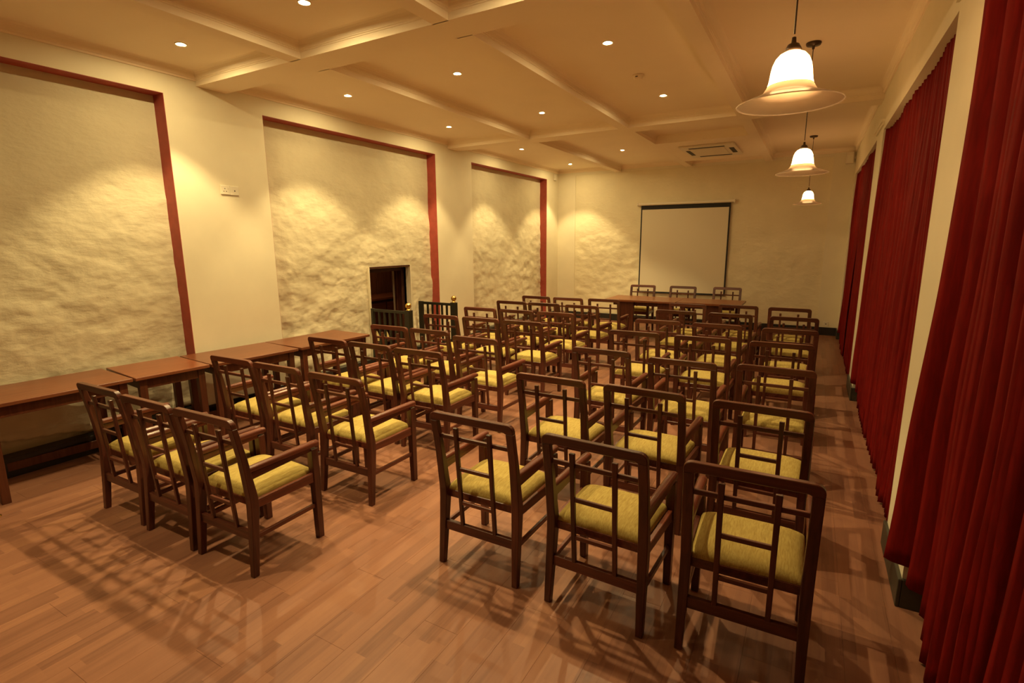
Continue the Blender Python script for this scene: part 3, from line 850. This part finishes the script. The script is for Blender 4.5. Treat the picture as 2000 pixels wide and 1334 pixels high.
    for s in (-1, 1):
        bm = bmesh.new()
        bm_loft(bm, [rect((s*0.2475, 0.232, 0), .038, .042), rect((s*0.2475, 0.229, 0.44), .047, .050), rect((s*0.2475, 0.226, 0.60), .046, .048)])
        link('front_leg', bm, M['chair'], t, bevel=0.003)
        # arm: rounded bar above a slimmer under-rail
        bm = bmesh.new(); n = 10; secs = []
        for y, x, z, w, h in ((-0.212, 0.2405, 0.632, .040, .034), (0.0, 0.2445, 0.632, .044, .036), (0.235, 0.2475, 0.630, .048, .036), (0.262, 0.2475, 0.629, .044, .030)):
            ring = []
            for k in range(n+1):
                a = math.pi*k/n
                ring.append(Vector((s*x+w/2*math.cos(a), y, z+h*0.5*math.sin(a))))
            ring += [Vector((s*x-w/2, y, z-h*0.42)), Vector((s*x+w/2, y, z-h*0.42))]
            secs.append(ring)
        bm_loft(bm, secs); link('armrest', bm, M['chair_y'], t)
        bm = bmesh.new()
        bm_loft(bm, [[Vector((s*0.2405+e*0.012, -0.205, z)) for e, z in ((-1, .570), (1, .570), (1, .612), (-1, .612))],
                     [Vector((s*0.2475+e*0.013, 0.206, z)) for e, z in ((-1, .588), (1, .588), (1, .612), (-1, .612))]])
        link('arm_rail', bm, M['chair_y'], t, bevel=0.002)
        bm = bmesh.new()
        bm_loft(bm, [[Vector((s*0.2405+e*0.009, -0.190, z)) for e, z in ((-1, .212), (1, .212), (1, .240), (-1, .240))],
                     [Vector((s*0.2475+e*0.009, 0.212, z)) for e, z in ((-1, .212), (1, .212), (1, .240), (-1, .240))]])
        link('side_stretcher', bm, M['chair_y'], t, bevel=0.002)
    return t

ROWS = {
 'L1': [(-3.985, 1.790, 1.0), (-3.395, 1.785, 1.0), (-2.832, 1.800, 1.8)],
 'L2': [(-4.041, 2.735, 1.0), (-3.477, 2.735, 0.4), (-2.833, 2.725, 0.3)],
 'L3': [(-4.020, 3.700, -0.3), (-3.463, 3.700, -0.4), (-2.886, 3.685, 0.6)],
 'L4': [(-4.030, 4.565, 1.5), (-3.457, 4.565, -0.6), (-2.774, 4.410, -0.2)],
 'L5': [(-4.050, 5.530, 1.5), (-3.460, 5.551, 1.2), (-2.865, 5.545, -0.6)],
 'L6': [(-4.015, 6.390, 1.5), (-3.428, 6.399, 0.4), (-2.842, 6.400, 0.3)],
 'L7': [(-4.010, 7.285, 0.2), (-3.450, 7.285, 0.3), (-2.822, 7.270, -1.8)],
 'L8': [(-4.005, 8.125, -0.5), (-3.423, 8.120, 1.0), (-2.835, 8.190, 1.5)],
 'R1': [(-1.495, 2.445, 0.0), (-0.795, 2.425, -2.0), (-0.142, 2.440, 1.2)],
 'R2': [(-1.490, 3.410, -0.6), (-0.837, 3.410, -2.0), (-0.167, 3.390, -1.0)],
 'R3': [(-1.500, 4.445, -1.0), (-0.807, 4.345, -0.6), (-0.155, 4.420, -0.8)],
 'R4': [(-1.522, 5.450, 1.2), (-0.852, 5.450, 0.5), (-0.178, 5.450, 1.2)],
 'R5': [(-1.507, 6.330, 1.4), (-0.845, 6.335, -1.0), (-0.140, 6.295, 1.5)],
 'R6': [(-1.505, 7.285, 0.5), (-0.827, 7.285, -1.2), (-0.125, 7.280, 0.5)],
 'R7': [(-1.528, 8.120, 1.2), (-0.842, 8.250, -1.5), (-0.195, 8.210, -1.5)],
}
ORD = ['first', 'second', 'third', 'fourth', 'fifth', 'sixth', 'seventh', 'eighth']
chair0 = make_chair('wooden_armchair')
used = False
for key, seats in ROWS.items():
    block = 'left' if key[0] == 'L' else 'right'
    r = int(key[1:])-1
    last = (r == (7 if block == 'left' else 6))
    for c, (x, y, a) in enumerate(seats):
        if block == 'left': where = ('nearest the plaster wall', 'middle seat', 'on the centre aisle')[c]
        else: where = ('on the centre aisle', 'middle seat', 'nearest the curtains')[c]
        rowtxt = 'front row' if last else ('row closest to the camera' if r == 0 else '%s row from the camera' % ORD[r])
        lab = 'mahogany armchair with mustard seat, %s block, %s, %s' % (block, rowtxt, where)
        grp = 'audience chairs in the %s block' % block
        if not used:
            chair0.location = (x, y, 0); chair0.rotation_euler = (0, 0, math.radians(a)); chair0['label'] = lab; chair0['group'] = grp; used = True
        else:
            dup(chair0, (x, y, 0), math.radians(a), lab, grp)
for (x, y, a), w in zip(((-3.015, 10.56, 0.5), (-2.214, 10.58, -1.0), (-1.385, 10.66, 0.0)), ('left', 'middle', 'right')):
    dup(chair0, (x, y, 0), math.radians(180+a), 'mahogany armchair facing the audience, %s of the three behind the speakers tables' % w, 'speakers chairs behind the head tables')
